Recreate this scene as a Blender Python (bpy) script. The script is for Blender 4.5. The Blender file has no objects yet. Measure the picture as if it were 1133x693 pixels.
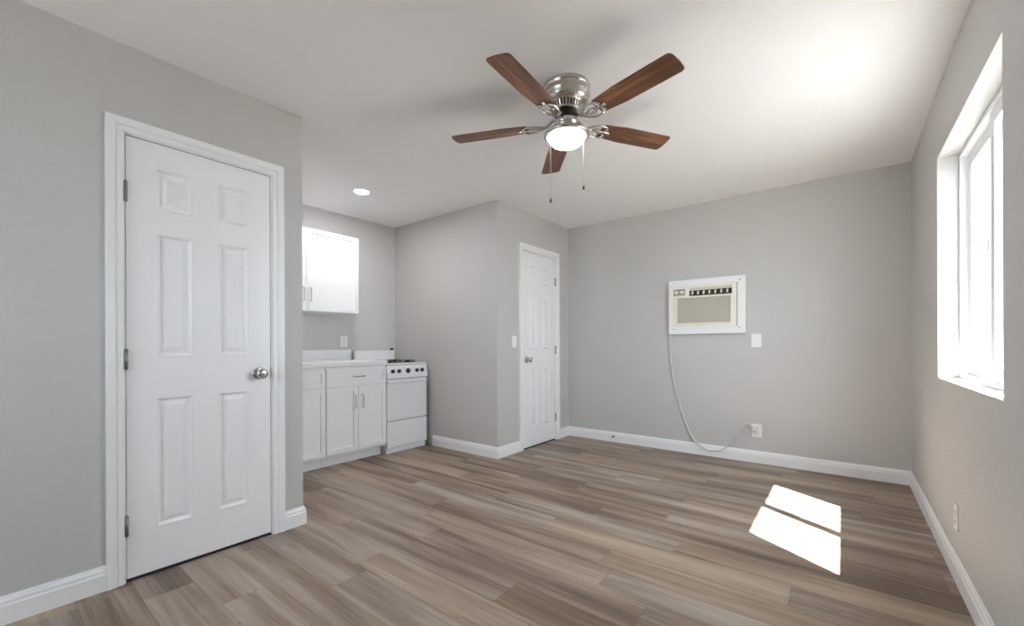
import bpy, bmesh, math, random
from mathutils import Vector, Matrix
random.seed(7)
C = bpy.context.scene.collection
PI = math.pi

# ------------------------------------------------------------------ camera
YAW, ROLL, FPX, HCAM = 0.663, -0.0039, 468.57, 1.0719
cam_d = bpy.data.cameras.new('camera')
cam = bpy.data.objects.new('camera', cam_d); C.objects.link(cam)
cam_d.sensor_fit = 'HORIZONTAL'; cam_d.sensor_width = 36
cam_d.lens = 36 * FPX / 1133
cam_d.shift_y = (381.66 - 346.5) / 1133
cam_d.clip_start = 0.02
c, s = math.cos(YAW), math.sin(YAW); cr, sr = math.cos(ROLL), math.sin(ROLL)
R = Vector((cr*c, cr*s, sr)); U = Vector((-sr*c, -sr*s, cr)); F = R.cross(U) * -1
M = Matrix((( R.x, U.x, -F.x, 0), (R.y, U.y, -F.y, 0), (R.z, U.z, -F.z, HCAM), (0, 0, 0, 1)))
cam.matrix_world = M
bpy.context.scene.camera = cam

# ------------------------------------------------------------------ exposure / light
sc = bpy.context.scene
sc.view_settings.view_transform = 'Standard'
sc.view_settings.look = 'None'
sc.view_settings.gamma = 1
sc.view_settings.use_curve_mapping = False
sc.view_settings.exposure = 1.14
sc.cycles.diffuse_bounces = 12
sc.cycles.max_bounces = 16
sc.cycles.transparent_max_bounces = 16
sc.cycles.sample_clamp_indirect = 12

W = bpy.data.worlds.new('sky'); sc.world = W; W.use_nodes = True
bg = W.node_tree.nodes['Background']
bg.inputs[0].default_value = (0.77, 0.88, 1.0, 1); bg.inputs[1].default_value = 6.5

sun_d = bpy.data.lights.new('sun', 'SUN'); sun_d.energy = 38; sun_d.angle = 0.009
sun_d.color = (1.0, 0.96, 0.91)
sun = bpy.data.objects.new('sun', sun_d); C.objects.link(sun)
sun.rotation_euler = Vector((-1, 0.64, -2.09)).to_track_quat('-Z', 'Y').to_euler()
sun.location = (6, -4, 12)

def portal(loc, direction, w, h):
    d = bpy.data.lights.new('window_portal', 'AREA'); d.shape = 'RECTANGLE'; d.size = w; d.size_y = h
    d.cycles.is_portal = True
    o = bpy.data.objects.new('window_portal', d); C.objects.link(o)
    o.location = loc; o.rotation_euler = Vector(direction).to_track_quat('-Z', 'Z').to_euler()
    return o
portal((0.60, 2.65, 1.48), (-1, 0, 0), 1.25, 1.25)
portal((-1.775, -1.56, 1.45), (0, 1, 0), 1.08, 1.03)  # portal of the added window behind the camera

# ------------------------------------------------------------------ dimensions
XL, XK, XR = -2.56, -4.113, 0.408
Y0, Y1, Y2, Y3 = -1.4, 1.2315, 3.054, 4.363
H = 2.44
HB, TB = 0.108, 0.014

# ------------------------------------------------------------------ materials
def mat(name, col, rough=0.5, metal=0.0, spec=0.5, bump=None, coat=0.0):
    m = bpy.data.materials.new(name); m.use_nodes = True
    nt = m.node_tree; b = nt.nodes['Principled BSDF']
    b.inputs['Base Color'].default_value = (*col, 1)
    b.inputs['Roughness'].default_value = rough
    b.inputs['Metallic'].default_value = metal
    b.inputs['Specular IOR Level'].default_value = spec
    b.inputs['Coat Weight'].default_value = coat
    if bump:
        sc_, st, dist, det = bump
        tc = nt.nodes.new('ShaderNodeNewGeometry')
        n = nt.nodes.new('ShaderNodeTexNoise'); n.inputs['Scale'].default_value = sc_
        n.inputs['Detail'].default_value = det
        bp = nt.nodes.new('ShaderNodeBump'); bp.inputs['Strength'].default_value = st
        bp.inputs['Distance'].default_value = dist
        nt.links.new(tc.outputs['Position'], n.inputs['Vector'])
        nt.links.new(n.outputs['Fac'], bp.inputs['Height'])
        nt.links.new(bp.outputs['Normal'], b.inputs['Normal'])
    return m

WALL = mat('grey_wall_paint', (0.58, 0.566, 0.55), 0.55, bump=(85, 0.45, 0.005, 2), spec=0.4)
CEIL = mat('white_ceiling_paint', (0.88, 0.878, 0.88), 0.8, bump=(60, 0.25, 0.003, 3), spec=0.2)
TRIM = mat('white_trim_paint', (0.90, 0.895, 0.895), 0.35)
DOORW = mat('white_door_paint', (0.90, 0.893, 0.90), 0.4)
CAB = mat('white_cabinet_lacquer', (0.89, 0.895, 0.905), 0.35)
CTOP = mat('white_quartz', (0.86, 0.86, 0.86), 0.2, bump=(300, .02, .001, 2))
ENAMEL = mat('white_enamel', (0.84, 0.845, 0.86), 0.18, coat=0.4)
BLACK = mat('black_enamel', (0.012, 0.012, 0.013), 0.35)
GAP_SHADE = mat('gap_shade', (0.03, 0.028, 0.026), 0.8)  # near-black colour that stands in for shade in narrow gaps
NICKEL = mat('brushed_nickel', (0.62, 0.59, 0.55), 0.27, metal=1.0, bump=(220, .05, .001, 2))
DNICK = mat('satin_hinge_metal', (0.32, 0.31, 0.30), 0.4, metal=1.0)
VINYL = mat('white_vinyl', (0.85, 0.86, 0.87), 0.35)
PLATE = mat('white_plastic', (0.86, 0.86, 0.84), 0.3)
CORDM = mat('pale_grey_cord', (0.68, 0.665, 0.64), 0.5)
IVORY = mat('ivory_plastic', (0.86, 0.82, 0.73), 0.45)
SLEEVE = mat('white_painted_wood_frame', (0.85, 0.86, 0.85), 0.4)
BEIGEG = mat('beige_grille', (0.64, 0.60, 0.50), 0.6)
BROWNV = mat('dark_brown_vent', (0.055, 0.035, 0.02), 0.6)
GREYP = mat('grey_control_plate', (0.36, 0.35, 0.32), 0.5)
CONC = mat('pale_concrete', (0.21, 0.205, 0.20), 0.9, bump=(20, .3, .01, 4))
STUCCO = mat('stucco', (0.62, 0.58, 0.52), 0.9, bump=(60, .4, .01, 4))
EAVEM = mat('eave_paint', (0.6, 0.58, 0.55), 0.7)
BRASS = mat('bronze_spring', (0.25, 0.16, 0.09), 0.4, metal=1.0)
CHAIN = mat('dull_chain_metal', (0.30, 0.28, 0.26), 0.6)
SLOT = mat('dark_slot', (0.05, 0.05, 0.05), 0.6)

def emit(name, col, strength):
    m = bpy.data.materials.new(name); m.use_nodes = True
    b = m.node_tree.nodes['Principled BSDF']
    b.inputs['Base Color'].default_value = (*col, 1)
    b.inputs['Emission Color'].default_value = (*col, 1)
    b.inputs['Emission Strength'].default_value = strength
    return m
GLOW = emit('lit_frosted_glass', (0.97, 0.98, 1.0), 34)
LED = emit('lit_lens', (0.98, 0.98, 1.0), 130)

def math_(nt, op, a, b=None, cc=None):
    n = nt.nodes.new('ShaderNodeMath'); n.operation = op
    for i, v in enumerate((a, b, cc)):
        if v is None: continue
        if isinstance(v, (int, float)): n.inputs[i].default_value = v
        else: nt.links.new(v, n.inputs[i])
    return n.outputs[0]
def glass():
    m = bpy.data.materials.new('window_glass'); m.use_nodes = True
    nt = m.node_tree; nt.nodes.clear()
    out = nt.nodes.new('ShaderNodeOutputMaterial'); mix = nt.nodes.new('ShaderNodeMixShader')
    t = nt.nodes.new('ShaderNodeBsdfTransparent'); g = nt.nodes.new('ShaderNodeBsdfGlossy')
    t.inputs[0].default_value = (0.95, 0.965, 0.96, 1); g.inputs['Roughness'].default_value = 0.02
    lw = nt.nodes.new('ShaderNodeLayerWeight'); lw.inputs[0].default_value = 0.5
    pw = math_(nt, 'POWER', lw.outputs['Facing'], 5.0)
    nt.links.new(math_(nt, 'ADD', math_(nt, 'MULTIPLY', pw, 0.5), 0.03), mix.inputs[0]); nt.links.new(t.outputs[0], mix.inputs[1])
    nt.links.new(g.outputs[0], mix.inputs[2]); nt.links.new(mix.outputs[0], out.inputs[0])
    return m
GLASS = glass()

def N(nt, kind, **kw):
    n = nt.nodes.new(kind)
    for k, v in kw.items():
        if k == 'op': n.operation = v
        elif isinstance(k, str) and k.startswith('i'): n.inputs[int(k[1:])].default_value = v
    return n
def ramp(nt, fac, stops):
    r = nt.nodes.new('ShaderNodeValToRGB'); nt.links.new(fac, r.inputs[0])
    e = r.color_ramp.elements
    while len(e) < len(stops): e.new(0.5)
    for i, (p, col) in enumerate(stops):
        e[i].position = p; e[i].color = (*col, 1)
    return r.outputs[0]

def floor_mat():
    m = bpy.data.materials.new('wood_plank_floor'); m.use_nodes = True
    nt = m.node_tree; L = nt.links; b = nt.nodes['Principled BSDF']
    g = nt.nodes.new('ShaderNodeNewGeometry'); sx = nt.nodes.new('ShaderNodeSeparateXYZ')
    L.new(g.outputs['Position'], sx.inputs[0]); x, y = sx.outputs[0], sx.outputs[1]
    PW, PL = 0.1785, 1.22
    ry = math_(nt, 'DIVIDE', math_(nt, 'ADD', y, -2.41 + 20*PW), PW)
    row = math_(nt, 'FLOOR', ry); fy = math_(nt, 'FRACT', ry)
    wn = nt.nodes.new('ShaderNodeTexWhiteNoise'); wn.noise_dimensions = '1D'
    L.new(math_(nt, 'ADD', row, 3.7), wn.inputs['W'])
    rx = math_(nt, 'ADD', math_(nt, 'DIVIDE', x, PL), math_(nt, 'MULTIPLY', wn.outputs['Value'], 5.0))
    rx = math_(nt, 'ADD', rx, 20.0)
    col = math_(nt, 'FLOOR', rx); fx = math_(nt, 'FRACT', rx)
    cb = nt.nodes.new('ShaderNodeCombineXYZ'); L.new(row, cb.inputs[0]); L.new(col, cb.inputs[1])
    w2 = nt.nodes.new('ShaderNodeTexWhiteNoise'); w2.noise_dimensions = '2D'; L.new(cb.outputs[0], w2.inputs['Vector'])
    pid = w2.outputs['Value']
    sc2 = nt.nodes.new('ShaderNodeSeparateColor'); L.new(w2.outputs['Color'], sc2.inputs[0])
    # broad tonal streaks running along each plank
    def streak(sx_, sy_, scale, detail, rough=0.5, dist=0.0):
        cc = nt.nodes.new('ShaderNodeCombineXYZ')
        L.new(math_(nt, 'ADD', math_(nt, 'MULTIPLY', x, sx_), math_(nt, 'MULTIPLY', pid, 37.0)), cc.inputs[0])
        L.new(math_(nt, 'MULTIPLY', y, sy_), cc.inputs[1])
        L.new(math_(nt, 'MULTIPLY', sc2.outputs[1], 50.0), cc.inputs[2])
        n = nt.nodes.new('ShaderNodeTexNoise'); n.inputs['Scale'].default_value = scale
        n.inputs['Detail'].default_value = detail; n.inputs['Roughness'].default_value = rough
        n.inputs['Distortion'].default_value = dist
        L.new(cc.outputs[0], n.inputs['Vector']); return n.outputs['Fac']
    broad = streak(0.8, 10.0, 1.0, 2.0, 0.5, 0.3)
    fine = streak(2.2, 60.0, 1.0, 5.0, 0.65, 0.5)
    hair = streak(6.0, 260.0, 1.0, 3.0, 0.6)
    knot = streak(7.0, 18.0, 1.0, 3.0, 0.6, 0.6)
    t = math_(nt, 'ADD', math_(nt, 'MULTIPLY', pid, 0.22), math_(nt, 'MULTIPLY', broad, 1.05))
    t = math_(nt, 'ADD', t, math_(nt, 'MULTIPLY', fine, 0.55))
    t = math_(nt, 'ADD', t, math_(nt, 'MULTIPLY', hair, 0.22))
    t = math_(nt, 'SUBTRACT', t, 0.52)
    base = ramp(nt, t, [(0.12, (0.105, 0.073, 0.056)), (0.34, (0.185, 0.134, 0.103)), (0.50, (0.280, 0.217, 0.173)),
                        (0.66, (0.375, 0.310, 0.258)), (0.94, (0.490, 0.428, 0.368))])
    # per plank hue: warmer or greyer
    mx = nt.nodes.new('ShaderNodeMix'); mx.data_type = 'RGBA'; mx.blend_type = 'MULTIPLY'
    mx.inputs['Factor'].default_value = 1.0
    hue = ramp(nt, sc2.outputs[2], [(0.0, (0.98, 0.90, 0.80)), (0.5, (0.98, 0.94, 0.90)), (1.0, (0.93, 0.93, 0.94))])
    L.new(base, mx.inputs[6]); L.new(hue, mx.inputs[7])
    # knots
    kf = ramp(nt, knot, [(0.0, (0.45, 0.36, 0.30)), (0.24, (0.45, 0.36, 0.30)), (0.31, (1, 1, 1)), (1.0, (1, 1, 1))])
    m2 = nt.nodes.new('ShaderNodeMix'); m2.data_type = 'RGBA'; m2.blend_type = 'MULTIPLY'; m2.inputs['Factor'].default_value = 0.8
    L.new(mx.outputs[2], m2.inputs[6]); L.new(kf, m2.inputs[7])
    # seams
    e1 = math_(nt, 'MINIMUM', fy, math_(nt, 'SUBTRACT', 1.0, fy))
    e1 = math_(nt, 'MULTIPLY', e1, PW)
    e2 = math_(nt, 'MULTIPLY', math_(nt, 'MINIMUM', fx, math_(nt, 'SUBTRACT', 1.0, fx)), PL)
    e = math_(nt, 'MINIMUM', e1, e2)
    seam = ramp(nt, math_(nt, 'DIVIDE', e, 0.003), [(0.0, (0.62, 0.60, 0.58)), (0.25, (0.70, 0.68, 0.66)), (0.6, (1, 1, 1)), (1, (1, 1, 1))])
    m3 = nt.nodes.new('ShaderNodeMix'); m3.data_type = 'RGBA'; m3.blend_type = 'MULTIPLY'; m3.inputs['Factor'].default_value = 1.0
    L.new(m2.outputs[2], m3.inputs[6]); L.new(seam, m3.inputs[7])
    L.new(m3.outputs[2], b.inputs['Base Color'])
    b.inputs['Roughness'].default_value = 0.42
    b.inputs['Specular IOR Level'].default_value = 0.4
    bp = nt.nodes.new('ShaderNodeBump'); bp.inputs['Strength'].default_value = 0.12; bp.inputs['Distance'].default_value = 0.002
    L.new(math_(nt, 'ADD', fine, math_(nt, 'MULTIPLY', seam, 1.0)), bp.inputs['Height'])
    L.new(bp.outputs['Normal'], b.inputs['Normal'])
    return m
FLOOR = floor_mat()

def blade_mat():
    m = bpy.data.materials.new('walnut_blade_wood'); m.use_nodes = True
    nt = m.node_tree; L = nt.links; b = nt.nodes['Principled BSDF']
    tc = nt.nodes.new('ShaderNodeTexCoord'); mp = nt.nodes.new('ShaderNodeMapping')
    mp.inputs['Scale'].default_value = (2.2, 26, 26)
    L.new(tc.outputs['Object'], mp.inputs[0])
    oi = nt.nodes.new('ShaderNodeObjectInfo')
    ad = nt.nodes.new('ShaderNodeVectorMath'); ad.operation = 'ADD'
    L.new(mp.outputs[0], ad.inputs[0]); L.new(oi.outputs['Random'], ad.inputs[1])
    n = nt.nodes.new('ShaderNodeTexNoise'); n.inputs['Scale'].default_value = 1.2
    n.inputs['Detail'].default_value = 5; n.inputs['Distortion'].default_value = 0.8
    L.new(ad.outputs[0], n.inputs['Vector'])
    col = ramp(nt, n.outputs['Fac'], [(0.28, (0.062, 0.024, 0.012)), (0.5, (0.150, 0.060, 0.027)), (0.72, (0.290, 0.128, 0.055))])
    L.new(col, b.inputs['Base Color']); b.inputs['Roughness'].default_value = 0.38
    return m
BLADE = blade_mat()

# ------------------------------------------------------------------ helpers
def add_box(bm, x0, x1, y0, y1, z0, z1, bev=0.0, seg=2):
    t = bmesh.new()
    bmesh.ops.create_cube(t, size=1)
    for v in t.verts:
        v.co = Vector(((x0+x1)/2 + v.co.x*(x1-x0), (y0+y1)/2 + v.co.y*(y1-y0), (z0+z1)/2 + v.co.z*(z1-z0)))
    if bev > 0:
        bmesh.ops.bevel(t, geom=list(t.edges), offset=bev, segments=seg, profile=0.5, affect='EDGES', clamp_overlap=True)
    merge(bm, t); return bm
def merge(bm, t, M=None):
    if M is not None: bmesh.ops.transform(t, matrix=M, verts=t.verts)
    mp = {v: bm.verts.new(v.co) for v in t.verts}
    for f in t.faces:
        try: bm.faces.new([mp[v] for v in f.verts]).smooth = f.smooth
        except ValueError: pass
    t.free()
def box(*a, bev=0.0, seg=2): return add_box(bmesh.new(), *a, bev=bev, seg=seg)
def add_lathe(bm, prof, seg=48, M=None, smooth=True):
    t = bmesh.new(); rings = []
    for r, z in prof:
        if r < 1e-5: rings.append([t.verts.new((0, 0, z))])
        else: rings.append([t.verts.new((r*math.cos(2*PI*i/seg), r*math.sin(2*PI*i/seg), z)) for i in range(seg)])
    for a, b in zip(rings, rings[1:]):
        for i in range(seg):
            j = (i+1) % seg
            if len(a) == 1 and len(b) == 1: continue
            if len(a) == 1: f = t.faces.new((a[0], b[i], b[j]))
            elif len(b) == 1: f = t.faces.new((a[i], b[0], a[j]))
            else: f = t.faces.new((a[i], b[i], b[j], a[j]))
            f.smooth = smooth
    for ring, fl in ((rings[0], 1), (rings[-1], 0)):
        if len(ring) > 1: t.faces.new(ring)
    bmesh.ops.recalc_face_normals(t, faces=t.faces)
    merge(bm, t, M); return bm
def add_tube(bm, pts, r, seg=10, cap=True):
    pts = [Vector(p) for p in pts]; rings = []
    up = Vector((0, 0, 1)); prev = None
    for i, p in enumerate(pts):
        d = (pts[min(i+1, len(pts)-1)] - pts[max(i-1, 0)]).normalized()
        a = d.cross(up) if prev is None else prev - d*prev.dot(d)
        if a.length < 1e-4: a = d.cross(Vector((1, 0, 0)))
        a.normalize(); prev = a; b = d.cross(a)
        rr = r[i] if isinstance(r, (list, tuple)) else r
        rings.append([bm.verts.new(p + (a*math.cos(2*PI*k/seg) + b*math.sin(2*PI*k/seg))*rr) for k in range(seg)])
    for A, B in zip(rings, rings[1:]):
        for k in range(seg):
            f = bm.faces.new((A[k], B[k], B[(k+1) % seg], A[(k+1) % seg])); f.smooth = True
    if cap: bm.faces.new(rings[0]); bm.faces.new(rings[-1])
    bmesh.ops.recalc_face_normals(bm, faces=bm.faces)
    return bm
def smooth_path(pts, n=8):
    pts = [Vector(p) for p in pts]; out = []
    for i in range(len(pts)-1):
        p0 = pts[max(i-1, 0)]; p1 = pts[i]; p2 = pts[i+1]; p3 = pts[min(i+2, len(pts)-1)]
        for k in range(n):
            t = k/n
            out.append(0.5*((2*p1) + (-p0+p2)*t + (2*p0-5*p1+4*p2-p3)*t*t + (-p0+3*p1-3*p2+p3)*t**3))
    out.append(pts[-1]); return out

def wloc(o):
    v = Vector((0, 0, 0))
    while o is not None: v += o.location; o = o.parent
    return v
def obj(name, bm, m, parent=None, origin=None):
    """bm in world coordinates; origin defaults to its centre at its base"""
    xs = [v.co for v in bm.verts]
    lo = Vector((min(v[i] for v in xs) for i in range(3))); hi = Vector((max(v[i] for v in xs) for i in range(3)))
    ctr = Vector(((lo.x+hi.x)/2, (lo.y+hi.y)/2, lo.z)) if origin is None else Vector(origin)
    for v in bm.verts: v.co -= ctr
    me = bpy.data.meshes.new(name); bm.to_mesh(me); bm.free()
    ms = m if isinstance(m, (list, tuple)) else [m]
    for k in ms: me.materials.append(k)
    o = bpy.data.objects.new(name, me); C.objects.link(o)
    o.location = ctr - (wloc(parent) if parent else Vector((0, 0, 0)))
    if parent: o.parent = parent
    return o
def tag(o, label, cat, group=None):
    o['label'] = label; o['category'] = cat
    if group: o['group'] = group
    return o
def thing(name, loc, label, cat, group=None):
    o = bpy.data.objects.new(name, None); C.objects.link(o); o.location = loc
    o.empty_display_size = 0.05
    return tag(o, label, cat, group)
def struct(o, label=None, cat=None):
    o['kind'] = 'structure'
    if label: o['label'] = label; o['category'] = cat
    return o
def sempty(name, loc, label, cat):
    o = bpy.data.objects.new(name, None); C.objects.link(o); o.location = loc; o.empty_display_size = .05
    return struct(o, label, cat)
def bevel_vertical(bm, tests, r=0.018, seg=4):
    es = [e for e in bm.edges if abs(e.verts[0].co.z - e.verts[1].co.z) > 1 and any(abs(e.verts[0].co.x-x) < 1e-4 and abs(e.verts[0].co.y-y) < 1e-4 for x, y in tests)]
    r_ = bmesh.ops.bevel(bm, geom=es, offset=r, segments=seg, profile=0.5, affect='EDGES')
    for f in r_['faces']: f.smooth = True

def wall_with_openings(plane, at, thick, a0, a1, z0, z1, holes):
    """solid wall slab; plane 'x' or 'y', face at `at`, body extends by thick (signed); holes (a0,a1,z0,z1,depth or None)"""
    bm = bmesh.new()
    As = sorted({a0, a1, *[h[0] for h in holes], *[h[1] for h in holes]})
    Zs = sorted({z0, z1, *[h[2] for h in holes], *[h[3] for h in holes]})
    def P(a, d, z):
        return (at+d, a, z) if plane == 'x' else (a, at+d, z)
    def quad(*ps):
        bm.faces.new([bm.verts.new(p) for p in ps])
    def inside(a, z):
        for h in holes:
            if h[0] < a < h[1] and h[2] < z < h[3]: return h
    for i in range(len(As)-1):
        for j in range(len(Zs)-1):
            A, B, Z0, Z1 = As[i], As[i+1], Zs[j], Zs[j+1]
            h = inside((A+B)/2, (Z0+Z1)/2)
            if h is None:
                quad(P(A, 0, Z0), P(B, 0, Z0), P(B, 0, Z1), P(A, 0, Z1))
            if h is None or h[4] is not None:
                quad(P(A, thick, Z0), P(B, thick, Z0), P(B, thick, Z1), P(A, thick, Z1))
    for h in holes:
        d = thick if h[4] is None else h[4]
        A, B, Z0, Z1 = h[:4]
        quad(P(A, 0, Z0), P(A, d, Z0), P(A, d, Z1), P(A, 0, Z1)); quad(P(B, 0, Z0), P(B, d, Z0), P(B, d, Z1), P(B, 0, Z1))
        quad(P(A, 0, Z1), P(A, d, Z1), P(B, d, Z1), P(B, 0, Z1)); quad(P(A, 0, Z0), P(A, d, Z0), P(B, d, Z0), P(B, 0, Z0))
        if h[4] is not None: quad(P(A, d, Z0), P(B, d, Z0), P(B, d, Z1), P(A, d, Z1))
    for A in (a0, a1): quad(P(A, 0, z0), P(A, thick, z0), P(A, thick, z1), P(A, 0, z1))
    for Z in (z0, z1): quad(P(a0, 0, Z), P(a0, thick, Z), P(a1, thick, Z), P(a1, 0, Z))
    bmesh.ops.remove_doubles(bm, verts=bm.verts, dist=1e-5)
    bmesh.ops.recalc_face_normals(bm, faces=bm.faces)
    return bm

# ------------------------------------------------------------------ room shell
T = 0.15
struct(obj('floor', box(XK-T, XR+T, Y0-T, Y3+T, -0.1, 0), FLOOR, origin=(0, 0, 0)))
struct(obj('ceiling', box(XK-T, XR+T, Y0-T, Y3+T, H, H+0.12), CEIL))
D1 = (0.437, 1.05); D2 = (3.463, 4.068); DH = 2.032
# left wall slab with the closet behind it (a recess for the door leaf)
bm = wall_with_openings('x', XL, -0.3, Y0, Y1, 0, H, [(D1[0]-.018, D1[1]+.018, 0, DH+.02, -0.06)])
bevel_vertical(bm, [(XL, Y1)])
struct(obj('wall_left', bm, WALL))
struct(obj('wall_left_return', box(XK, XL-0.3, Y1-0.12, Y1, 0, H), WALL))
struct(obj('wall_kitchen', box(XK-T, XK, Y1-0.12, Y2+.12, 0, H), WALL))
bm = wall_with_openings('x', XL, -0.3, Y2, Y3, 0, H, [(D2[0]-.018, D2[1]+.018, 0, DH+.02, -0.06)])
bevel_vertical(bm, [(XL, Y2)])
struct(obj('wall_closet', bm, WALL))
struct(obj('wall_kitchen_end', box(XK, XL-0.3, Y2, Y2+.12, 0, H), WALL))
struct(obj('wall_back', box(XL-0.3, XR+T, Y3, Y3+T, 0, H), WALL))
WY0, WY1, WZ0, WZ1 = 2.05, 3.245, 0.885, 2.075
bm = wall_with_openings('x', XR, T, Y0-T, Y3, 0, H, [(WY0, WY1, WZ0, WZ1, None)])
struct(obj('wall_right', bm, WALL))
FILL_WIN = (-2.30, -1.25, 0.95, 1.95)  # opening for an unseen window, added to light this end of the room
bm = wall_with_openings('y', Y0, -T, XL-0.3, XR, 0, H, [(*FILL_WIN, None)])
struct(obj('wall_front', bm, WALL))
# roof eave outside and the ground
struct(obj('trim_1', box(XR+T, 0.780, Y0-.5, Y3+.5, 2.50, 2.56), EAVEM))
struct(obj('trim_2', box(XL-.3, XR+T, Y0-T-.35, Y0-T, 2.50, 2.56), EAVEM))
struct(obj('ground', box(-9, 14, -12, 14, -0.22, -0.12), CONC))

# ------------------------------------------------------------------ baseboards
BPROF = [(0, 0), (TB, 0), (TB, .072), (TB-.003, .078), (TB-.003, .090), (TB-.007, .098), (TB-.009, HB-.002), (TB-.010, HB), (0, HB)]
def sweep_base(name, path):
    """path of plan points; the room lies on the LEFT of the walking direction"""
    bm = bmesh.new(); n = len(path); rings = []
    P = [Vector(p) for p in path]
    for i in range(n):
        d1 = (P[i]-P[i-1]).normalized() if i else None
        d2 = (P[i+1]-P[i]).normalized() if i < n-1 else None
        if d1 is None: d1 = d2
        if d2 is None: d2 = d1
        n1 = Vector((-d1.y, d1.x)); n2 = Vector((-d2.y, d2.x))
        m = (n1+n2); m = m / max(m.dot(n1), 1e-6)
        rings.append([bm.verts.new((P[i].x+m.x*w, P[i].y+m.y*w, z)) for w, z in BPROF])
    for A, B in zip(rings, rings[1:]):
        for k in range(len(BPROF)):
            j = (k+1) % len(BPROF); bm.faces.new((A[k], B[k], B[j], A[j]))
    bm.faces.new(rings[0]); bm.faces.new(rings[-1])
    bmesh.ops.recalc_face_normals(bm, faces=bm.faces)
    return struct(obj(name, bm, TRIM))
CW = 0.060
e = 0.0005
sweep_base('baseboard_left', [(XL+e, D1[0]-.010-CW), (XL+e, Y0)])
sweep_base('baseboard_left_corner', [(-3.0, Y1+e), (XL+e, Y1+e), (XL+e, D1[1]+.010+CW)])
sweep_base('baseboard_closet', [(XL+e, D2[0]-.010-CW), (XL+e, Y2-e), (-3.46, Y2-e)])
sweep_base('baseboard_back', [(XR-e, Y3-e), (XL+e, Y3-e), (XL+e, D2[1]+.010+CW)])
sweep_base('baseboard_right', [(XR-e, Y0), (XR-e, Y3-e)])

# ------------------------------------------------------------------ doors
def casing(ya, yb, zt, x):
    """moulded frame swept up, over and down; outward width w, thickness t"""
    prof = [(0, 0), (0, .010), (.006, .013), (.020, .013), (.024, .010), (.030, .016), (.050, .019), (CW, .019), (CW, 0)]
    bm = bmesh.new(); rings = []
    for (y, z, dy, dz) in ((ya, 0, -1, 0), (ya, zt, -1, 1), (yb, zt, 1, 1), (yb, 0, 1, 0)):
        rings.append([bm.verts.new((x+t, y+dy*w, z+dz*w)) for w, t in prof])
    for A, B in zip(rings, rings[1:]):
        for k in range(len(prof)):
            j = (k+1) % len(prof); bm.faces.new((A[k], B[k], B[j], A[j]))
    bm.faces.new(rings[0]); bm.faces.new(rings[-1])
    bmesh.ops.recalc_face_normals(bm, faces=bm.faces)
    return bm
def door_slab(ya, yb, z0, z1, xf, th=0.035):
    wd = yb-ya
    cols = [(0.106/.613, 0.250/.613), (0.358/.613, 0.502/.613)]
    rows = [(.215, .828), (1.020, 1.605), (1.718, 1.916)]
    Y = sorted({ya, yb, *[ya+a*wd for cc in cols for a in cc]}); Z = sorted({z0, z1, *[a for r in rows for a in r]})
    bm = bmesh.new()
    V = {(i, j): bm.verts.new((xf, y, z)) for i, y in enumerate(Y) for j, z in enumerate(Z)}
    pan = []
    for i in range(len(Y)-1):
        for j in range(len(Z)-1):
            f = bm.faces.new((V[i, j], V[i+1, j], V[i+1, j+1], V[i, j+1]))
            if i in (1, 3) and j in (1, 3, 5): pan.append(f)
    bmesh.ops.recalc_face_normals(bm, faces=bm.faces)
    if bm.faces[0].normal.x < 0: bmesh.ops.reverse_faces(bm, faces=bm.faces)
    for inset, dep in ((.004, .0015), (.011, -.0115), (.005, -.001), (.022, .0085), (.0005, 0.0)):
        bmesh.ops.inset_individual(bm, faces=pan, thickness=inset, depth=dep, use_even_offset=True)
    # sides and back
    b0 = [bm.verts.new((xf-th, y, z)) for y, z in ((ya, z0), (yb, z0), (yb, z1), (ya, z1))]
    f0 = [V[0, 0], V[len(Y)-1, 0], V[len(Y)-1, len(Z)-1], V[0, len(Z)-1]]
    bm.faces.new(b0)
    bm.faces.new([V[i, 0] for i in range(len(Y))] + [b0[1], b0[0]])
    bm.faces.new([V[i, len(Z)-1] for i in range(len(Y))] + [b0[2], b0[3]])
    bm.faces.new([V[0, j] for j in range(len(Z))] + [b0[3], b0[0]])
    bm.faces.new([V[len(Y)-1, j] for j in range(len(Z))] + [b0[2], b0[1]])
    bmesh.ops.recalc_face_normals(bm, faces=bm.faces)
    return bm
RX = Matrix.Rotation(PI/2, 4, 'Y')      # lathe axis z -> +x
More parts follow.
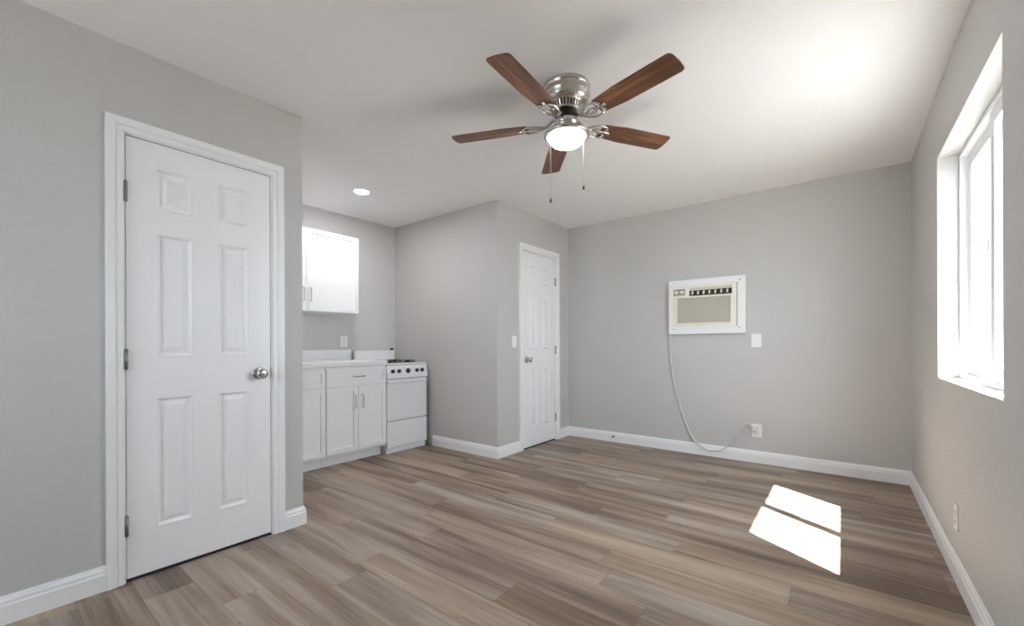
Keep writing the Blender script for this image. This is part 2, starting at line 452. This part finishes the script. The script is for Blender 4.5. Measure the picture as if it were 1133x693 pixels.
def door(name, D, hinge_low, label, cat='door'):
    ya, yb = D
    r = sempty(name, (XL, (ya+yb)/2, 0), label, cat)
    obj('door_casing', casing(ya-.010, yb+.010, DH+.010, XL+.0005), TRIM, r)
    jb = bmesh.new()
    for y0, y1 in ((ya-.0175, ya-.004), (yb+.004, yb+.0175)): add_box(jb, XL-.058, XL+.003, y0, y1, 0.0005, DH+.004)
    add_box(jb, XL-.058, XL+.003, ya-.0175, yb+.0175, DH+.004, DH+.0175)
    obj('door_jamb', jb, TRIM, r)
    xf = XL - .002
    sl = obj('door_slab', door_slab(ya, yb, .014, DH-.001, xf), DOORW, r)
    hy = ya-.002 if hinge_low else yb+.002
    for z in (0.255, 1.012, 1.775):
        hb = bmesh.new()
        add_tube(hb, [(XL+.006, hy, z-.045), (XL+.006, hy, z+.045)], .0065, 12)
        add_tube(hb, [(XL+.006, hy, z+.045), (XL+.006, hy, z+.050)], .0045, 12)
        add_box(hb, XL-.006, XL+.002, hy-.004, hy+.008 if hinge_low else hy+.004, z-.045, z+.045)
        obj('hinge', hb, DNICK, r)
    ky = (yb-.060) if hinge_low else (ya+.060)
    kb = bmesh.new()
    add_lathe(kb, [(0, 0), (.033, 0), (.034, .003), (.030, .007), (.018, .009), (.012, .012), (.011, .026), (.016, .032), (.025, .038),
                   (.0285, .047), (.028, .055), (.022, .062), (.012, .065), (0, .0655)], 32, Matrix.Translation((xf+.0003, ky, .918)) @ RX)
    k = obj('door_knob', kb, NICKEL, r)
    kh = bmesh.new(); add_lathe(kh, [(0, 0), (.006, 0), (.006, .0015), (0, .0015)], 16, Matrix.Translation((xf+.0657, ky, .918)) @ RX)
    obj('lock_button', kh, DNICK, k)
    ly = yb+.0005 if hinge_low else ya-.0035
    obj('strike_plate', box(XL-.01, XL+.0045, ly, ly+.004, .890, .948), DNICK, r)
    return r
door('door_1', D1, True, 'white six-panel door with round metal knob in the left wall, hinges on its left', 'door')
door('door_2', D2, False, 'white six-panel door at the far end beside the back wall, knob on its left', 'door')
struct(obj('door_gap_shade_1', box(XL-.058, XL-.002, D1[0]-.003, D1[1]+.003, .0005, .006), GAP_SHADE))  # dark strip painting the shade under the left door
struct(obj('door_gap_shade_2', box(XL-.058, XL-.002, D2[0]-.003, D2[1]+.003, .0005, .006), GAP_SHADE))  # same painted shade under the far door

# ------------------------------------------------------------------ windows
def window(name, plane, at, a0, a1, z0, z1, sgn, label):
    """slider window; `at` inner face of frame, sgn the outward direction"""
    mid = (a0+a1)/2
    def B(bm, d0, d1, A0, A1, Z0, Z1, bev=.002):
        d0, d1 = sorted((at+sgn*d0, at+sgn*d1))
        if plane == 'x': add_box(bm, d0, d1, A0, A1, Z0, Z1, bev)
        else: add_box(bm, A0, A1, d0, d1, Z0, Z1, bev)
    def frame(bm, d0, d1, A0, A1, Z0, Z1, w):
        B(bm, d0, d1, A0, A1, Z0, Z0+w); B(bm, d0, d1, A0, A1, Z1-w, Z1)
        B(bm, d0, d1, A0, A0+w, Z0+w, Z1-w); B(bm, d0, d1, A1-w, A1, Z0+w, Z1-w)
    loc = (at, mid, z0) if plane == 'x' else (mid, at, z0)
    r = sempty(name, loc, label, 'window')
    bm = bmesh.new(); g = .001
    frame(bm, 0, .066, a0+g, a1-g, z0+g, z1-g, .022); obj('window_frame', bm, VINYL, r)
    bm = bmesh.new(); B(bm, .0305, .0315, a0+.0225, a1-.0225, z0+.0225, z0+.034); B(bm, .0305, .0315, a0+.0225, a1-.0225, z1-.034, z1-.0225)
    obj('sash_track', bm, VINYL, r)
    for k, (A0, A1, d) in enumerate(((a0+.023, mid+.032, .020), (mid-.028, a1-.023, .044))):
        bm = bmesh.new(); frame(bm, d-.012, d+.010, A0, A1, z0+.024, z1-.024, .060)
        sh = obj('sash', bm, VINYL, r)
        bm = bmesh.new(); B(bm, d-.002, d+.002, A0+.058, A1-.058, z0+.082, z1-.082, 0)
        obj('pane', bm, GLASS, sh)
        if k == 0:
            bm = bmesh.new(); B(bm, d-.024, d-.0125, mid+.001, mid+.019, (z0+z1)/2-.03, (z0+z1)/2+.03, .003)
            obj('sash_latch', bm, VINYL, sh)
    return r
window('window_1', 'x', XR+.082, WY0, WY1, WZ0, WZ1, 1, 'white vinyl sliding window set into the right wall, washed out by daylight')
window('fill_window', 'y', Y0-.082, FILL_WIN[0], FILL_WIN[1], FILL_WIN[2], FILL_WIN[3], -1, 'white sliding window added behind the viewer to light the room')  # invented light source behind the camera, out of view

# ------------------------------------------------------------------ ceiling fan
FX, FY, FZ = -1.154, 1.956, 2.245
fan = thing('ceiling_fan', (FX, FY, H), 'brushed nickel ceiling fan with five brown wood blades and a lit glass dome', 'ceiling fan')
TF = Matrix.Translation((FX, FY, 0))
bm = bmesh.new()
add_lathe(bm, [(.118, H-.0005), (.124, H-.0015), (.126, H-.012), (.122, H-.020), (.119, H-.024), (.1185, H-.040), (.1225, H-.044), (.1225, H-.052), (.119, H-.056),
               (.118, H-.075), (.112, H-.088), (.100, H-.096), (.086, H-.100), (.086, H-.101)], 64, TF)
obj('motor_housing', bm, NICKEL, fan)
bm = bmesh.new()
add_lathe(bm, [(.040, H-.1012), (.078, H-.1015), (.066, H-.130), (.040, H-.131)], 48, TF)
obj('motor_core', bm, BLACK, fan)
bm = bmesh.new()
for i in range(30):      # vent ribs round the lower housing
    a = 2*PI*i/30
    t = bmesh.new(); add_box(t, .066, .087, -.0042, .0042, -.026, 0, .001)
    bmesh.ops.transform(t, matrix=Matrix.Shear('XZ', 4, (0.0, 0.0)), verts=t.verts)
    for v in t.verts: v.co.x += v.co.z*0.45
    merge(bm, t, Matrix.Translation((FX, FY, H-.1018)) @ Matrix.Rotation(a, 4, 'Z'))
add_lathe(bm, [(.050, H-.128), (.078, H-.128), (.078, H-.134), (.050, H-.134)], 48, TF)
obj('vent_ribs', bm, NICKEL, fan)
bm = bmesh.new()
add_lathe(bm, [(.03, H-.1345), (.058, H-.135), (.058, H-.170), (.052, H-.176), (.03, H-.176)], 40, TF)
obj('flywheel', bm, BLACK, fan)
bm = bmesh.new()
add_lathe(bm, [(.030, 2.2635), (.060, 2.2635), (.064, 2.258), (.064, 2.240), (.060, 2.236), (.056, 2.232), (.056, 2.214), (.064, 2.208), (.070, 2.203), (.050, 2.203)], 48, TF)
obj('switch_housing', bm, NICKEL, fan)
bm = bmesh.new()
add_lathe(bm, [(.03, 2.2025), (.075, 2.2022), (.103, 2.200), (.117, 2.194), (.1215, 2.185), (.1205, 2.178), (.115, 2.173), (.104, 2.171), (.1005, 2.174), (.100, 2.184), (.03, 2.188)], 64, TF)
obj('light_pan', bm, NICKEL, fan)
bm = bmesh.new()
add_lathe(bm, [(.0985, 2.184), (.0988, 2.176), (.096, 2.164), (.089, 2.152), (.077, 2.141), (.059, 2.132), (.038, 2.127), (.015, 2.125), (0, 2.1248)], 64, TF)
obj('glass_dome', bm, GLOW, fan)['label'] = 'lit white frosted glass dome'
A0 = 4.79; PITCH = -0.161; RT = .645; BW = .1255
def blade_bm():
    t = bmesh.new(); r0 = .205; pts = []
    w0, w1 = BW*.82/2, BW/2
    def arc(cx, cy, r, a0, a1, n=5): return [(cx+r*math.cos(a0+(a1-a0)*k/n), cy+r*math.sin(a0+(a1-a0)*k/n)) for k in range(n+1)]
    pts += arc(r0+.02, -w0+.02, .02, PI, 1.5*PI)
    pts += [(r0+.14, -w1)]
    pts += arc(RT-.026, -w1+.022, .022, 1.5*PI, 1.98*PI)
    pts += [(RT-.0005, 0)]
    pts += arc(RT-.026, w1-.022, .022, .02*PI, .5*PI)
    pts += [(r0+.14, w1)]
    pts += arc(r0+.02, w0-.02, .02, .5*PI, PI)
    top = [t.verts.new((x, y, .0028)) for x, y in pts]; bot = [t.verts.new((x, y, -.0028)) for x, y in pts]
    t.faces.new(top); t.faces.new(list(reversed(bot)))
    for i in range(len(pts)):
        j = (i+1) % len(pts); t.faces.new((top[i], bot[i], bot[j], top[j]))
    bmesh.ops.recalc_face_normals(t, faces=t.faces)
    bmesh.ops.bevel(t, geom=[e for e in t.edges if abs(e.verts[0].co.z-e.verts[1].co.z) < 1e-6], offset=.0012, segments=1, affect='EDGES')
    return t
def iron_bm():
    t = bmesh.new()
    # neck from the flywheel, then two curled arms that open round the blade root, and a mounting plate
    add_tube(t, smooth_path([(.050, 0, .034), (.075, 0, .024), (.100, 0, .004), (.125, 0, -.006), (.150, 0, -.008)]), .0085, 10)
    for sgn in (-1, 1):
        add_tube(t, smooth_path([(.118, 0, -.006), (.135, sgn*.022, -.008), (.160, sgn*.040, -.0085), (.190, sgn*.047, -.0085), (.222, sgn*.042, -.0085),
                                 (.238, sgn*.026, -.0085), (.228, sgn*.014, -.0085)]), .0055, 8)
        add_tube(t, smooth_path([(.150, sgn*.004, -.008), (.172, sgn*.018, -.0085), (.190, sgn*.020, -.0085), (.200, sgn*.008, -.0085)]), .0045, 8)
        add_lathe(t, [(0, -.014), (.006, -.0135), (.008, -.0115), (.008, -.004), (0, -.004)], 12, Matrix.Translation((.232, sgn*.030, 0)))
    add_box(t, .135, .262, -.009, .009, -.0115, -.0035, .003)
    add_lathe(t, [(0, -.014), (.006, -.0135), (.008, -.0115), (.008, -.004), (0, -.004)], 12, Matrix.Translation((.254, 0, 0)))
    return t
bl_me = None
for i in range(5):
    rot = Matrix.Rotation(A0 + i*2*PI/5, 4, 'Z') @ Matrix.Rotation(PITCH, 4, 'X')
    if bl_me is None:
        bl_me = bpy.data.meshes.new('fan_blade'); t = blade_bm(); t.to_mesh(bl_me); t.free(); bl_me.materials.append(BLADE)
        ir_me = bpy.data.meshes.new('blade_bracket'); t = iron_bm(); t.to_mesh(ir_me); t.free(); ir_me.materials.append(NICKEL)
        for p in ir_me.polygons: p.use_smooth = True
    b = bpy.data.objects.new('fan_blade', bl_me); C.objects.link(b); b.parent = fan
    b.matrix_basis = Matrix.Translation((0, 0, FZ-H)) @ rot
    k = bpy.data.objects.new('blade_bracket', ir_me); C.objects.link(k); k.parent = b
for (px, py, zb, zt) in ((-1.220, 1.901, 1.834, 2.196), (-1.083, 2.011, 1.905, 2.196)):
    bm = bmesh.new(); n = int((zt-zb)/.0062)
    add_tube(bm, [(px, py, zt), (px, py, zb+.014)], .0005, 6)
    for k in range(n): 
        t = bmesh.new(); bmesh.ops.create_icosphere(t, subdivisions=1, radius=.0013)
        merge(bm, t, Matrix.Translation((px, py, zb+.016+k*.0061)))
    # short arm out of the switch housing carries the chain past the pan
    dx, dy = px-FX, py-FY; L_ = math.hypot(dx, dy)
    ch = obj('pull_chain', bm, CHAIN, fan)
    bm = bmesh.new(); add_lathe(bm, [(0, .018), (.002, .017), (.003, .012), (.0055, .006), (.0065, 0), (.005, -.006), (.002, -.009), (0, -.0095)], 16, Matrix.Translation((px, py, zb)))
    obj('chain_fob', bm, BLACK, ch)

# ------------------------------------------------------------------ recessed ceiling light
rl = thing('recessed_light', (-3.367, 2.147, H-.006), 'small round lit recessed light in the ceiling over the kitchen', 'ceiling light')
TR_ = Matrix.Translation((-3.367, 2.147, 0))
bm = bmesh.new(); add_lathe(bm, [(.078, H-.0004), (.076, H-.005), (.066, H-.0065), (.060, H-.004), (.060, H-.0004)], 48, TR_)
obj('trim_ring', bm, PLATE, rl)
bm = bmesh.new(); add_lathe(bm, [(0, H-.0012), (.0595, H-.0012), (.0595, H-.003), (0, H-.0035)], 48, TR_)
obj('lens', bm, LED, rl)

# ------------------------------------------------------------------ cabinets
def shaker(bm_or_none, x, y0, y1, z0, z1, rail=.057, th=.019, dep=.010):
    """face at x looking +x"""
    bm = bmesh.new()
    add_box(bm, x-th, x, y0, y1, z0, z1, .0012, 1)
    f = max((f for f in bm.faces if f.normal.x > .9 or abs(f.calc_center_median().x-x) < 1e-5), key=lambda f: f.calc_area())
    bmesh.ops.recalc_face_normals(bm, faces=bm.faces)
    bmesh.ops.inset_individual(bm, faces=[f], thickness=min(rail, (z1-z0)*.32), depth=0)
    bmesh.ops.inset_individual(bm, faces=[f], thickness=.0015, depth=-dep)
    return bm
def bar_handle(x, y0, z0, y1, z1, parent):
    bm = bmesh.new(); d = Vector((0, y1-y0, z1-z0)); L_ = d.length; d.normalize()
    a = Vector((x+.028, y0, z0)); b = Vector((x+.028, y1, z1))
    p = Vector((x-.0005, 0, 0))
    a0 = Vector((x+.0003, y0, z0)) + d*.012; b0 = Vector((x+.0003, y1, z1)) - d*.012
    add_tube(bm, smooth_path([a0, a0+Vector((.020, 0, 0)), a+d*.022, (a+b)/2, b-d*.022, b0+Vector((.020, 0, 0)), b0], 6), .0048, 10)
    return obj('handle', bm, NICKEL, parent)
XF = -3.50
def base_cabinet(y0, y1, label, single=False):
    r = thing('base_cabinet', ((XK+XF)/2, (y0+y1)/2, 0), label, 'cabinet', 'white shaker base cabinets under the counter')
    bm = bmesh.new(); add_box(bm, XK+.001, XF-.0195, y0, y1, .1, .884); add_box(bm, XK+.001, XF-.10, y0, y1, .0005, .1)
    obj('cabinet_body', bm, CAB, r)
    g = .003
    df = obj('drawer', shaker(None, XF, y0+g, y1-g, .709, .862, .045), CAB, r)
    bar_handle(XF, (y0+y1)/2-.070, .790, (y0+y1)/2+.070, .790, df)
    m = (y0+y1)/2
    d1 = obj('cabinet_door', shaker(None, XF, y0+g, m-g/2, .118, .700), CAB, r)
    bar_handle(XF, m-.036, .490, m-.036, .632, d1)
    d2 = obj('cabinet_door', shaker(None, XF, m+g/2, y1-g, .118, .700), CAB, r)
    bar_handle(XF, m+.036, .490, m+.036, .632, d2)
    return r
base_cabinet(1.886, 2.494, 'white shaker base cabinet with one drawer over two doors, right next to the stove')
base_cabinet(1.262, 1.882, 'white shaker base cabinet farther left, mostly hidden behind the wall corner')
ct = thing('countertop', ((XK-3.48)/2, 1.87, .885), 'white countertop with low backsplash over the kitchen base cabinets', 'countertop')
obj('counter_slab', box(XK+.001, -3.478, Y1+.002, 2.495, .885, .924, bev=.004), CTOP, ct)
obj('backsplash', box(XK+.001, XK+.021, Y1+.002, 2.480, .9245, 1.028, bev=.003), CTOP, ct)
# upper cabinet
uc = thing('wall_cabinet', (-3.95, 1.86, 1.39), 'white shaker wall cabinet hung above the kitchen counter', 'cabinet')
XU = -3.79
obj('cabinet_body', box(XK+.001, XU-.0195, 1.335, 2.383, 1.386, 2.134), CAB, uc)
d = obj('cabinet_door', shaker(None, XU, 1.862, 2.381, 1.388, 2.1335), CAB, uc); bar_handle(XU, 1.892, 1.462, 1.892, 1.603, d)
d = obj('cabinet_door', shaker(None, XU, 1.338, 1.859, 1.388, 2.1335), CAB, uc); bar_handle(XU, 1.829, 1.462, 1.829, 1.603, d)

# ------------------------------------------------------------------ stove
SY0, SY1 = 2.501, 3.003
st = thing('stove', (-3.8, (SY0+SY1)/2, 0), 'small white kitchen stove with black knobs at the end of the counter', 'stove')
bm = bmesh.new(); add_box(bm, XK+.03, -3.535, SY0, SY1, .05, .862, .004); add_box(bm, XK+.05, -3.56, SY0+.01, SY1-.01, .0005, .05)
obj('stove_body', bm, ENAMEL, st)
# sloped control panel
bm = bmesh.new()
pr = [(-3.600, .8625), (-3.515, .8625), (-3.508, .858), (-3.488, .746), (-3.494, .738), (-3.534, .738), (-3.534, .8622)]
pr = [(-3.534, .738), (-3.494, .738), (-3.488, .746), (-3.510, .868), (-3.534, .878)]
A = [bm.verts.new((x, SY0, z)) for x, z in pr]; B_ = [bm.verts.new((x, SY1, z)) for x, z in pr]
bm.faces.new(A); bm.faces.new(B_)
for i in range(len(pr)):
    j = (i+1) % len(pr); bm.faces.new((A[i], A[j], B_[j], B_[i]))
bmesh.ops.recalc_face_normals(bm, faces=bm.faces)
cp = obj('control_panel', bm, ENAMEL, st)
ang = math.atan2(.022, .122)
for i, y in enumerate((2.566, 2.640, 2.752, 2.864, 2.932)):
    r_ = .024 if i == 2 else .0185
    bm = bmesh.new()
    K = Matrix.Translation((-3.4985, y, .812)) @ Matrix.Rotation(PI/2-ang, 4, 'Y')
    add_lathe(bm, [(0, 0.0), (r_*1.05, 0.0), (r_*1.05, .004), (r_*.9, .006), (r_*.82, .020), (r_*.7, .022), (0, .022)], 24, K)
    t = bmesh.new(); add_box(t, -r_*.9, r_*.9, -.0035, .0035, .018, .027, .001); merge(bm, t, K)
    obj('knob', bm, BLACK, cp)
# oven door with a recessed grip along its top, storage drawer
bm = box(-3.534, -3.502, SY0+.003, SY1-.003, .325, .732, bev=.004)
od = obj('oven_door', bm, ENAMEL, st)
bm = bmesh.new(); add_box(bm, -3.5015, -3.484, SY0+.008, SY1-.008, .694, .716, .005, 3)
obj('oven_door_handle', bm, ENAMEL, od)
dr = obj('storage_drawer', box(-3.534, -3.502, SY0+.003, SY1-.003, .060, .316, bev=.004), ENAMEL, st)
obj('stove_skirt', box(-3.545, -3.53, SY0+.006, SY1-.004, .001, .052), ENAMEL, st)
# cooktop
ck = obj('cooktop', box(XK+.031, -3.512, SY0-.0005, SY1, .879, .893, bev=.004), ENAMEL, st)
for (x, y, r_) in ((-3.66, 2.635, .080), (-3.66, 2.870, .078), (-3.90, 2.635, .078), (-3.90, 2.870, .080)):
    bm = bmesh.new()
    add_lathe(bm, [(r_+.006, .8935), (r_+.010, .8945), (r_+.008, .899), (r_, .8955), (.02, .8938), (0, .8938), ], 32, Matrix.Translation((x, y, 0)))
    for k in range(4):
        a = k*PI/2+PI/4
        add_tube(bm, [(x+math.cos(a)*.018, y+math.sin(a)*.018, .912), (x+math.cos(a)*(r_-.002), y+math.sin(a)*(r_-.002), .912), (x+math.cos(a)*(r_+.002), y+math.sin(a)*(r_+.002), .8985)], .004, 8)
    add_tube(bm, [(x+math.cos(q)*r_*.6, y+math.sin(q)*r_*.6, .912) for q in [2*PI*k/24 for k in range(25)]], .0035, 8, False)
    add_lathe(bm, [(0, .909), (.024, .908), (.026, .900), (.018, .8945), (0, .8945)], 20, Matrix.Translation((x, y, 0)))
    obj('burner', bm, BLACK, ck)
bg_ = obj('backguard', box(XK+.020, XK+.062, SY0, SY1-.004, .870, 1.016, bev=.006, seg=3), ENAMEL, st)
bm = bmesh.new(); add_lathe(bm, [(0, 1.0165), (.017, 1.0165), (.019, 1.024), (.018, 1.034), (.010, 1.040), (0, 1.041)], 20, Matrix.Translation((-4.07, 2.975, 0)))
obj('vent_cap', bm, BLACK, bg_)

# ------------------------------------------------------------------ wall plates
def plate(kind, plane, at, sgn, a, z, label, w=.072, h=.116, group=None, cat=None):
    """plane 'x'/'y'; plate centre (a, z), sgn = direction into the room"""
    def B(bm, d0, d1, A0, A1, Z0, Z1, bev=0.0):
        d0, d1 = sorted((at+sgn*d0, at+sgn*d1))
        if plane == 'x': add_box(bm, d0, d1, A0, A1, Z0, Z1, bev)
        else: add_box(bm, A0, A1, d0, d1, Z0, Z1, bev)
    loc = (at, a, z-h/2) if plane == 'x' else (a, at, z-h/2)
    r = thing(kind, loc, label, cat or 'outlet', group)
    bm = bmesh.new(); B(bm, .0004, .0058, a-w/2, a+w/2, z-h/2, z+h/2, .002); obj('cover_plate', bm, PLATE, r)
    if kind == 'wall_outlet':
        for dz in (-.020, .020):
            bm = bmesh.new(); B(bm, .006, .008, a-.017, a+.017, z+dz-.014, z+dz+.014, .0015)
            f = obj('socket', bm, PLATE, r)
            bm = bmesh.new()
            B(bm, .0081, .0085, a-.009, a-.0065, z+dz-.003, z+dz+.007); B(bm, .0081, .0085, a+.0065, a+.009, z+dz-.002, z+dz+.006)
            B(bm, .0081, .0085, a-.0025, a+.0025, z+dz-.010, z+dz-.006)
            obj('slots', bm, SLOT, f)
        bm = bmesh.new(); B(bm, .006, .0068, a-.003, a+.003, z-.003, z+.003, .0005); obj('screw', bm, DNICK, r)
    elif kind == 'light_switch':
        bm = bmesh.new(); B(bm, .006, .0085, a-.0165, a+.0165, z-.033, z+.033, .001); f = obj('switch_frame', bm, PLATE, r)
        bm = bmesh.new(); B(bm, .0087, .0125, a-.014, a+.014, z-.030, z+.030, .003); obj('rocker', bm, PLATE, f)
    else:
        for dz in (-.042, .042):
            bm = bmesh.new(); B(bm, .006, .0068, a-.003, a+.003, z+dz-.003, z+dz+.003, .0005); obj('screw', bm, DNICK, r)
    return r
plate('light_switch', 'x', XL, 1, 3.312, 1.103, 'white light switch on the grey wall left of the far door', cat='light switch')
plate('light_switch', 'y', Y3, -1, -.612, 1.101, 'white switch plate on the back wall just right below the air conditioner', .080, .122, cat='light switch')
plate('wall_outlet', 'y', Y3, -1, -.612, .288, 'white outlet low on the back wall with the grey cord plugged in', .078, .120)
plate('wall_outlet', 'x', XR, -1, 2.765, .280, 'white outlet low on the right wall under the window')
plate('wall_outlet', 'x', XK, 1, 2.408, 1.112, 'white outlet on the kitchen wall above the backsplash', .080, .116)

# ------------------------------------------------------------------ air conditioner
ACX0, ACX1, ACZ0, ACZ1 = -1.375, -.690, 1.170, 1.700
ac = thing('air_conditioner', ((ACX0+ACX1)/2, Y3, ACZ0), 'old beige through-wall air conditioner in a white frame on the back wall', 'air conditioner')
PR = 0.045; yF = Y3-PR
def fr(bm, x0, x1, z0, z1, w, y0, y1, bev=.003):
    l, r_, b_, t_ = w
    add_box(bm, x0, x1, y0, y1, z0, z0+b_, bev); add_box(bm, x0, x1, y0, y1, z1-t_, z1, bev)
    add_box(bm, x0, x0+l, y0, y1, z0+b_, z1-t_, bev); add_box(bm, x1-r_, x1, y0, y1, z0+b_, z1-t_, bev)
IX0, IX1, IZ0, IZ1 = ACX0+.028, ACX1-.068, ACZ0+.068, ACZ1-.060
bm = bmesh.new(); fr(bm, ACX0, ACX1, ACZ0, ACZ1, (.028, .068, .068, .060), yF, Y3-.0005)
obj('wall_frame', bm, SLEEVE, ac)
# face panel with openings for controls, louvres and filter grille
GX0, GX1, GZ0, GZ1 = IX0+.055, IX1-.058, IZ0+.040, IZ0+.285
VX0, VX1, VZ0, VZ1 = IX0+.165, IX1-.045, IZ1-.100, IZ1-.022
KX0, KX1, KZ0, KZ1 = IX0+.020, IX0+.128, IZ1-.090, IZ1-.026
bm = bmesh.new()
obj('casing_gap_shade', box(IX0+.0003, IX1-.0003, Y3-.0018, Y3-.0006, IZ0+.0003, IZ1-.0003), GAP_SHADE, ac)  # dark sheet behind the panel, paints the shadow gap at its edge
IXR = IX1-.007
xs = sorted({IX0, IXR, GX0, GX1, VX0, VX1, KX0, KX1}); zs = sorted({IZ0, IZ1, GZ0, GZ1, VZ0, VZ1})
for i in range(len(xs)-1):
    for j in range(len(zs)-1):
        mx_, mz_ = (xs[i]+xs[i+1])/2, (zs[j]+zs[j+1])/2
        if (GX0 < mx_ < GX1 and GZ0 < mz_ < GZ1) or (VX0 < mx_ < VX1 and VZ0 < mz_ < VZ1): continue
        add_box(bm, xs[i], xs[i+1], yF+.006, Y3-.002, zs[j], zs[j+1])
bmesh.ops.remove_doubles(bm, verts=bm.verts, dist=1e-5)
fp = obj('face_panel', bm, IVORY, ac)
bm = bmesh.new(); fr(bm, GX0-.012, GX1+.012, GZ0-.012, GZ1+.012, (.012, .012, .012, .012), yF-.002, yF+.0058, .002)
obj('grille_frame', bm, IVORY, ac)
bm = bmesh.new()
add_box(bm, GX0, GX1, yF+.014, yF+.020, GZ0, GZ1)
n = 34
for k in range(n):
    z = GZ0 + (k+.5)*(GZ1-GZ0)/n; add_box(bm, GX0+.0005, GX1-.0005, yF+.006, yF+.0138, z-.0022, z+.0022)
for k in range(1, 24):
    x = GX0 + k*(GX1-GX0)/24; add_box(bm, x-.0015, x+.0015, yF+.0045, yF+.0058, GZ0+.0005, GZ1-.0005)
obj('filter_grille', bm, BEIGEG, ac)
obj('vent_recess', box(VX0+.0005, VX1-.0005, yF+.030, yF+.036, VZ0+.0005, VZ1-.0005), BROWNV, ac)
bm = bmesh.new()
for k in range(3):
    z = VZ0+.012 + k*.019
    add_box(bm, VX0+.001, VX1-.001, yF+.022, yF+.0295, z-.002, z+.002)
obj('vent_slats', bm, BROWNV, ac)
obj('vent_deflector', box(VX0+.0005, VX1-.0005, yF+.010, yF+.013, VZ1-.026, VZ1-.0005), BEIGEG, ac)
for k in range(7):
    x = VX0 + .030 + k*(VX1-VX0-.070)/6
    t = bmesh.new(); add_box(t, -.0075, .0075, -.005, .005, -.017, .017, .003)
    merge_bm = bmesh.new(); merge(merge_bm, t, Matrix.Translation((x, yF+.014, VZ0+.030)) @ Matrix.Rotation(.12, 4, 'Y'))
    obj('vent_fin', merge_bm, IVORY, ac)
cpn = obj('control_plate', box(KX0, KX1, yF+.003, yF+.0058, KZ0, KZ1, bev=.001), GREYP, ac)
for x in (KX0+.028, KX1-.028):
    bm = bmesh.new(); KM = Matrix.Translation((x, yF+.0028, (KZ0+KZ1)/2)) @ Matrix.Rotation(PI/2, 4, 'X')
    add_lathe(bm, [(0, 0), (.0175, 0), (.016, .012), (.014, .014), (0, .014)], 24, KM)
    t = bmesh.new(); add_box(t, -.003, .003, -.015, .015, .013, .018, .001); merge(bm, t, KM)
    obj('control_knob', bm, IVORY, cpn)
for x, z in ((ACX1-.048, ACZ1-.040), (ACX1-.050, ACZ0+.055), (ACX0+.050, ACZ0+.050)):
    bm = bmesh.new(); add_lathe(bm, [(0, 0), (.006, 0), (.005, .002), (0, .0025)], 12, Matrix.Translation((x, yF-.0002, z)) @ Matrix.Rotation(PI/2, 4, 'X'))
    obj('screw', bm, DNICK, ac)
# cord down the wall, loop on the baseboard and up into the outlet
cy_ = Y3-.012
path = [(-1.372, Y3-.012, 1.168), (-1.378, cy_, 1.02), (-1.355, cy_, .80), (-1.318, cy_, .60), (-1.272, cy_, .43), (-1.205, cy_-.006, .25), (-1.130, cy_-.018, .128), (-1.055, cy_-.024, .075),
        (-.985, cy_-.024, .060), (-.890, cy_-.022, .085), (-.820, cy_-.016, .170), (-.755, cy_-.022, .270), (-.705, cy_-.035, .345), (-.665, cy_-.040, .352), (-.640, cy_-.032, .330)]
bm = bmesh.new(); add_tube(bm, smooth_path(path, 8), .0065, 10)
cd = obj('power_cord', bm, CORDM, ac)
bm = bmesh.new(); add_box(bm, -.648, -.606, Y3-.048, Y3-.0088, .286, .330, .007, 3)
obj('plug', bm, CORDM, cd)

# ------------------------------------------------------------------ door stop on the back baseboard
ds = thing('door_stop', (-1.985, Y3-TB, .06), 'small bronze spring door stop on the back baseboard', 'door stop')
bm = bmesh.new(); n = 90
add_tube(bm, [(-1.985+.005*math.cos(k*.7), Y3-TB-.006-k*.0006, .060+.005*math.sin(k*.7)) for k in range(n)], .0012, 6)
obj('spring', bm, BRASS, ds)
bm = bmesh.new(); add_lathe(bm, [(0, 0), (.011, 0), (.011, .002), (.007, .006), (0, .007)], 16, Matrix.Translation((-1.985, Y3-TB-.0004, .06)) @ Matrix.Rotation(PI/2, 4, 'X'))
obj('base', bm, BRASS, ds)
bm = bmesh.new(); add_lathe(bm, [(0, 0), (.008, .001), (.008, .008), (.005, .011), (0, .011)], 16, Matrix.Translation((-1.985, Y3-TB-.060, .06)) @ Matrix.Rotation(PI/2, 4, 'X'))
obj('rubber_tip', bm, PLATE, ds)
